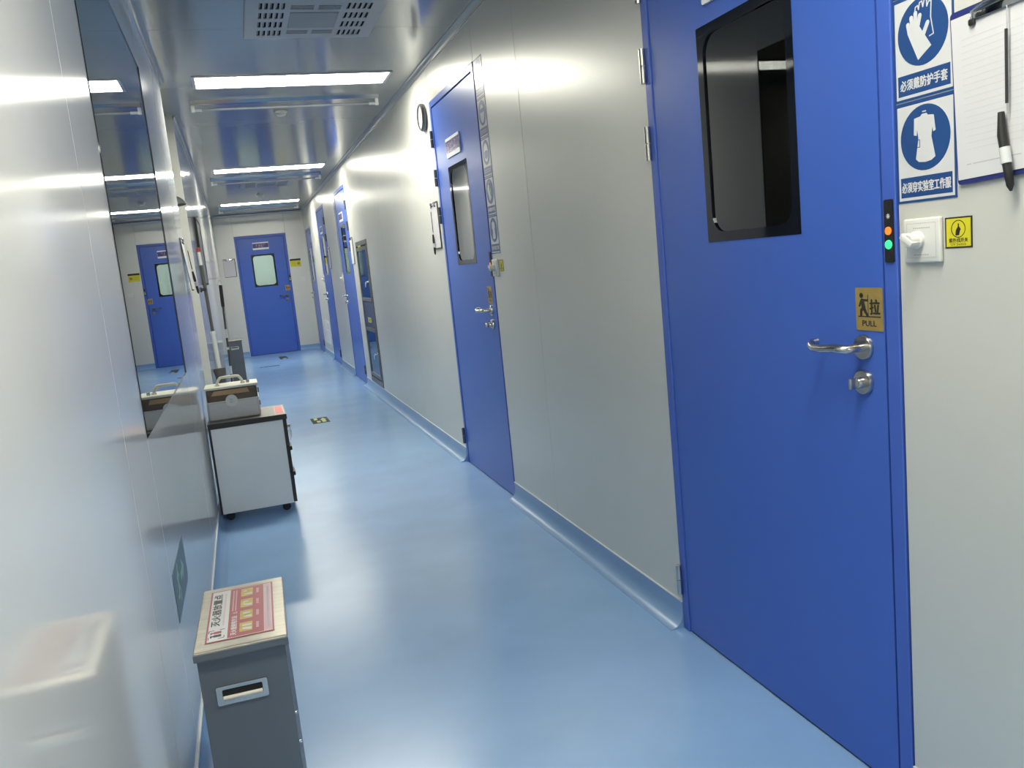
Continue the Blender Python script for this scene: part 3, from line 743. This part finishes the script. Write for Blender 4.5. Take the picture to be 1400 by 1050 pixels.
# the red label on the lid (u along +y, v towards the wall)
L = thing('fire_label', 'red and white fire extinguisher label on the box lid', 'label', FR((-.0985, 1.998, top+.0003), (math.sin(math.radians(1.2)), math.cos(math.radians(1.2)), 0), (-math.cos(math.radians(1.2)), math.sin(math.radians(1.2)), 0), (0, 0, 1)))
lw, lh = .157, .073
G().box((-lw, -lh, .0), (lw, lh, .0006)).obj('red_border', M_red, L)
G().box((-lw+.005, -lh+.004, .0006), (lw-.005, lh-.004, .0008)).obj('white_field', M_swhite, L)
G().box((-lw+.007, -.051, .0008), (lw-.007, .027, .0010)).obj('red_field', M_red, L)
G().box((-lw+.007, -lh+.005, .0008), (lw-.007, -.052, .0010)).obj('pink_strip', M_pink, L)
text('heading', L, '灭火器放置点', .030, .055, .200, .020, .0011, M_ink, .05)
g = G()
for i in range(34): g.box((-.072+i*.006, .0355, .0008), (-.0685+i*.006, .0395, .0010))
g.obj('heading_subtitle', M_pink, L)
for i, c in enumerate((-.125, -.107)):
    g = G().box((c-.006, .040, .0008), (c+.006, .056, .0011)).box((c-.003, .056, .0008), (c+.003, .062, .0011)).box((c-.007, .060, .0008), (c+.004, .0635, .0011)); g.obj('extinguisher_symbol', M_red if i else M_ink, L)
g = G()
for a, b in (((-.140, .034), (-.128, .034)), ((-.140, .034), (-.140, .046)), ((-.093, .067), (-.093, .056)), ((-.105, .067), (-.093, .067)), ((-.140, .067), (-.128, .067)), ((-.093, .034), (-.093, .044))): g.stroke(a, b, .0008, .0008, .0011, 3)
g.obj('corner_marks', M_ink, L)
text('instructions_heading', L, '灭火器使用方法', -.085, .0145, .110, .0125, .0012, M_swhite, .05)
G().ring([(-.016, .009), (-.004, .009), (-.010, .020)], [(-.0135, .0105), (-.0065, .0105), (-.010, .017)], .0010, .0012).obj('warning_triangle', M_swhite, L)
g = G()
for r in range(2):
    for i in range(20): g.box((.004+i*.0068, .011+r*.0065, .0010), (.0085+i*.0068, .0145+r*.0065, .0012))
g.obj('small_print', M_pink, L)
for i in range(4):
    c = -.105+i*.073
    p = G().box((c-.026, -.026, .0010), (c+.026, .002, .0012)).obj('picture', M_ocre, L)
    G().poly([(c-.020, -.024), (c-.006, -.024), (c-.004-.006*(i % 2), -.004), (c-.014, -.006)], .0012, .0014).box((c+.004, -.024+.004*i, .0012), (c+.013, -.004, .0014)).obj('picture_figure', M_swhite, p)
    g = G()
    for k in range(4): g.box((c-.016+k*.0085, -.040, .0010), (c-.0100+k*.0085, -.034, .0012))
    g.obj('picture_caption', M_pink, L)
g = G()
for i in range(40): g.box((-.125+i*.0064, -.063, .0010), (-.1208+i*.0064, -.0585, .0012))
g.obj('footer_print', M_grink, L)

# ------------------------------------------------------------------ cabinet and case
t = thing('mobile_cabinet', 'grey mobile drawer cabinet with dark top and trim against the left wall', 'cabinet', on_floor(-.276, 5.03))
CW, CD, CH = .435, .40, .585
G().box((.012, .004, .05), (CW-.022, CD-.004, CH-.032)).obj('body', M_cab, t)
G().box((.0, .0, .05), (.012, CD, CH-.03)).obj('back_panel', M_brown, t)
G().box((-.002, -.004, CH-.030), (CW+.004, CD+.004, CH), .002, 1).obj('top', M_brown, t)
G().box((.0, -.0035, CH), (CW+.003, CD+.0035, CH+.0008)).obj('top_laminate', M_ctop, t)
for i, (z0, z1) in enumerate(((.055, .235), (.24, .39), (.395, .55))):
    d = G().box((CW-.022, .0, z0), (CW-.001, CD, z1), .002, 1).obj('drawer', M_brown, t)
    if i < 2: G().box((CW-.001, .06, z1-.035), (CW+.013, .20, z1-.012), .003, 2).obj('pull', M_brown, d)
    else: G().lathe([(.009, 0), (.009, .004), (.005, .006)], (CW-.001, .05, z1-.05), 'x', 14).obj('keyhole', M_steel, d)
for (u, v) in ((.05, .05), (.37, .05), (.05, .35), (.37, .35)):
    c = G().box((u-.016, v-.014, .030), (u+.016, v+.014, .052), .003, 1).obj('castor', M_rub, t)
    G().lathe([(.020, -.009), (.024, -.007), (.024, .007), (.020, .009)], (u, v, .0245), 'y', 20).obj('castor_wheel', M_rub, c, True)
# keys hanging in the lock
t = thing('keys', 'bunch of keys hanging from the cabinet lock', 'keys', FR((.165, 5.08, .50), (1, 0, 0), (0, 1, 0), (0, 0, 1)))
G().tube([(.010*math.cos(a*.524), 0, -.012+.012*math.sin(a*.524)) for a in range(13)], .0013, 6).obj('ring', M_steel, t, True)
G().box((-.004, -.009, -.002), (.012, .009, .014), .002, 1).obj('key_in_lock', M_key, t)
for i, (dx, dy) in enumerate(((.004, -.010), (.010, .0), (.014, .009))):
    G().box((dx-.001, dy-.008, -.042), (dx+.001, dy+.008, -.022)).box((dx-.001, dy-.003, -.080+.01*i), (dx+.001, dy+.003, -.042)).obj('key', M_key, t)
# red sticker on the cabinet top
t = thing('red_sticker', 'red sticker with a white edge on the cabinet top', 'sticker', on_floor(.128, 5.225, .5862))
G().box((-.028, -.165, .0), (.028, .165, .0005)).obj('white_edge', M_swhite, t)
G().box((-.022, -.145, .0005), (.022, .145, .0008)).obj('red_field', mat('sticker_red', (.62, .12, .10), .45), t)

t = thing('carry_case', 'cream and brown hard carry case with a round lock on the grey cabinet', 'case', on_floor(-.268, 5.10, .5862))
w, d = .292, .20
G().box((0, 0, 0), (w, d, .112), .016, 3).obj('lower_shell', M_case, t, True)
G().box((.004, .002, .105), (w-.004, d-.002, .185), .014, 3).obj('upper_shell', M_brn2, t, True)
G().poly([(.03, .155), (.245, .155), (.235, .182), (.05, .182)], 0, .001).obj('tmp', M_tan)
o = bpy.data.objects['tmp']; o.parent = t; o.name = 'tan_strip'
for v in o.data.vertices: v.co = Vector((v.co.x, .0018-v.co.z, v.co.y-.006))
G().box((-.004, -.006, .182), (w+.004, d+.006, .198), .006, 2).obj('top_frame', M_cream, t, True)
G().box((-.001, -.001, .108), (w+.001, d+.001, .114), .002, 1).obj('seam_band', M_white, t)
h = G(); pts = []
for i in range(13):
    a = math.pi*i/12; pts.append((.142-.072*math.cos(a)*(1.0 if abs(math.cos(a)) > .5 else 1.0), d/2-.03, .196+.048*min(1, math.sin(a)*1.35)))
h.tube(pts, .0085, 10).obj('handle', M_cream, t, True)
for s in (-1, 1): G().box((.142+s*.072-.014, d/2-.045, .194), (.142+s*.072+.014, d/2-.015, .208), .004, 2).obj('handle_mount', M_cream, t, True)
def front_disc(cx, cz, r, y0, y1, n=28):
    g = G().disc((cx, cz), r, y0, y1, n)
    for v in g.bm.verts: v.co = Vector((v.co.x, -v.co.z, v.co.y))
    return g
k = front_disc(.140, .112, .034, .0, .010).obj('lock_disc', M_white, t)
front_disc(.140, .112, .0125, .010, .014, 20).obj('lock_button', M_steel, k)
for z in (.06, .135): G().box((w-.001, .02, z), (w+.006, .05, z+.03), .002, 1).obj('side_catch', M_dsteel, t)
G().box((.232, d/2-.06, .196), (.252, d/2-.04, .214), .004, 2).obj('top_catch', M_steel, t)

# ------------------------------------------------------------------ recess and left wall objects
t = thing('emergency_shower', 'dark dome-shaped emergency shower head in the left wall recess', 'shower', FR((-.395, 6.45, 1.95), (1, 0, 0), (0, 1, 0), (0, 0, 1)))
G().lathe([(.128, 0), (.132, .003), (.128, .010), (.118, .028), (.095, .050), (.060, .066), (.022, .074), (.018, .085)], n=36).obj('head', M_dsteel, t, True)
G().disc((0, 0), .122, -.002, .002, 32).obj('spray_plate', M_rub, t)
G().tube([(0, 0, .08), (0, 0, .13), (-.02, 0, .15), (XL-ND+.395+.006, 0, .15)], .015, 12).obj('supply_pipe', M_steel, t, True)
t = thing('wall_board', 'narrow grey board fixed to the left wall past the recess', 'board', on_left(8.35, 1.39))
G().box((-.42, 0, .0005), (.42, .58, .016), .002, 1).obj('board', M_board, t)
G().ring(rect4(-.425, .425, -.005, .585), rect4(-.41, .41, .01, .57), .0005, .022).obj('frame', M_rub, t)
# hanging mop
t = thing('mop', 'red-tipped mop with a white sleeve hung on the left wall', 'mop', FR((-.240, 7.25, .30), (1, 0, 0), (0, 1, 0), (0, 0, 1)), 'mops by the left wall')
q = lambda z: (-.022*(z-.35)/1.0, 0, z)
pole = G().tube([q(.70), q(1.24)], .0125, 12).obj('pole', M_mopg, t, True)
G().tube([q(1.24), q(1.345)], .0145, 12).obj('white_end', M_white, t, True)
G().tube([q(1.345), q(1.352), q(1.375), q(1.382)], [.0145, .0165, .0165, .010], 12).obj('red_tip', M_tipr, t, True)
G().tube([q(.39), q(.68), q(.69), q(.705)], [.019, .019, .024, .022], 14).obj('sleeve', M_white, t, True)
c = G().tube([q(.14), q(.20), q(.33), q(.38), q(.40)], [.022, .028, .040, .050, .046], 16).obj('collar', M_mopg, t, True)
g = G()
for i in range(26):
    a = 2*math.pi*i/26; r0 = .018+.010*(i % 3)/2
    g.tube([(r0*math.cos(a), r0*math.sin(a), .17), (r0*1.4*math.cos(a)+.006, r0*1.4*math.sin(a), .06), (r0*1.2*math.cos(a)+.008, r0*1.3*math.sin(a), -.03-.02*(i % 4)/3)], .007, 6)
g.obj('strands', M_mops, t, True)['kind'] = 'stuff'
t = thing('mop_holder', 'dark wall clip gripping the hanging mop', 'holder', on_left(7.25, 1.345))
G().box((-.03, -.02, .0005), (.03, .02, .010), .002, 1).obj('back_plate', M_rub, t)
for s in (-1, 1): G().box((s*.020-.004, -.012, .008), (s*.020+.004, .012, .045), .002, 1).obj('jaw', M_rub, t)
# standing flat mop
t = thing('mop', 'dark-handled flat mop with white bands standing beside the grey box', 'mop', FR((-.195, 8.6, 0), (1, 0, 0), (0, 1, 0), (0, 0, 1)), 'mops by the left wall')
q = lambda z: (.034*(z-.1)/1.3, 0, z)
G().tube([q(.06), q(1.19)], .0105, 12).obj('pole', M_mopg, t, True)
G().tube([q(1.16), q(1.17), q(1.36), q(1.37)], [.0115, .0165, .0165, .012], 12).obj('grip', M_rub, t, True)
G().tube([(q(1.395)[0]+.021*math.cos(a*math.pi/8), .0, 1.395+.021*math.sin(a*math.pi/8)) for a in range(17)], .0048, 8).obj('hang_ring', M_white, t, True)
for z0, z1 in ((.86, .945), (.745, .77), (.505, .585)): G().tube([q(z0), q(z1)], .0125 if z1-z0 > .05 else .0115, 12).obj('white_band', M_white, t, True)
G().box((-.055, -.16, .006), (.075, .16, .030), .006, 2).obj('mop_plate', M_mopg, t)
G().box((-.06, -.165, .0), (.08, .165, .010), .003, 1).obj('mop_pad', M_mops, t)
tag(G().tube([(.0, -.03, .06), (.0, .03, .06)], .012, 10).obj('pivot', M_rub, t, True), 'black pivot of the flat mop')

# ------------------------------------------------------------------ escape signs
def exit_art(t, W, H, m, s=1):
    w0, w1 = .0012, .0015
    g = G().disc((-.07*s, .055*s), .011*s, w0, w1, 14)
    for a, b, r in (((-.075, .04), (-.085, .005), .009), ((-.085, .005), (-.06, -.02), .007), ((-.06, -.02), (-.068, -.048), .006), ((-.085, .005), (-.105, -.025), .007), ((-.105, -.025), (-.13, -.022), .006),
                    ((-.075, .036), (-.05, .02), .005), ((-.078, .036), (-.105, .025), .005)):
        g.stroke((a[0]*s, a[1]*s), (b[0]*s, b[1]*s), r*s, w0, w1, 4)
    g.obj('running_figure', m, t)
    G().poly([(p[0]*s, p[1]*s) for p in ((-.005, .012), (.06, .012), (.06, .036), (.115, 0), (.06, -.036), (.06, -.012), (-.005, -.012))], w0, w1).obj('arrow', m, t)
t = thing('exit_sign', 'dark green escape route sign low on the glossy left wall', 'sign', on_left(2.695, .4875), 'escape route markings')
G().poly(rrect(-.205, .205, -.073, .073, .004), .0002, .0012).obj('plate', M_exit, t)
exit_art(t, .41, .146, M_exg)
def floor_sticker(x, y, a, label, m2, W=.16, H=.32):
    t = thing('floor_sticker', label, 'sticker', on_floor(x, y, .0003, a), 'escape route markings')
    G().box((-W/2, -H/2, 0), (W/2, H/2, .0012)).obj('plate', M_sgrn, t)

    return t
t = floor_sticker(.564, 8.13, .02, 'dark floor sticker with yellow symbols in the open floor', M_exy)
w0, w1 = .0012, .0015
G().poly([(-.05, .02), (-.05, .14), (-.02, .15), (-.015, .05)], w0, w1).poly([(-.035, -.13), (-.035, -.02), (.0, -.03), (-.005, -.12)], w0, w1).obj('figure_symbol', M_exy, t)
G().poly([(.015, -.12), (.015, .02), (.0, .02), (.035, .12), (.065, .02), (.05, .02), (.05, -.12)], w0, w1).obj('arrow_symbol', M_exy, t)
t = floor_sticker(.306, 14.15, 0, 'thin dark strip sticker on the floor before the end door', M_exy, .31, .10)
G().box((-.135, -.02, w0), (-.09, .02, w1)).obj('gap_mark', M_floor, t)
t = floor_sticker(.585, 15.45, .02, 'dark floor sticker in front of the end door', M_exy, .135, .60)
G().disc((.01, -.22), .035, w0, w1, 16, .07).obj('painted_highlight', M_swhite, t)  # highlight on the sticker, painted as a pale oval
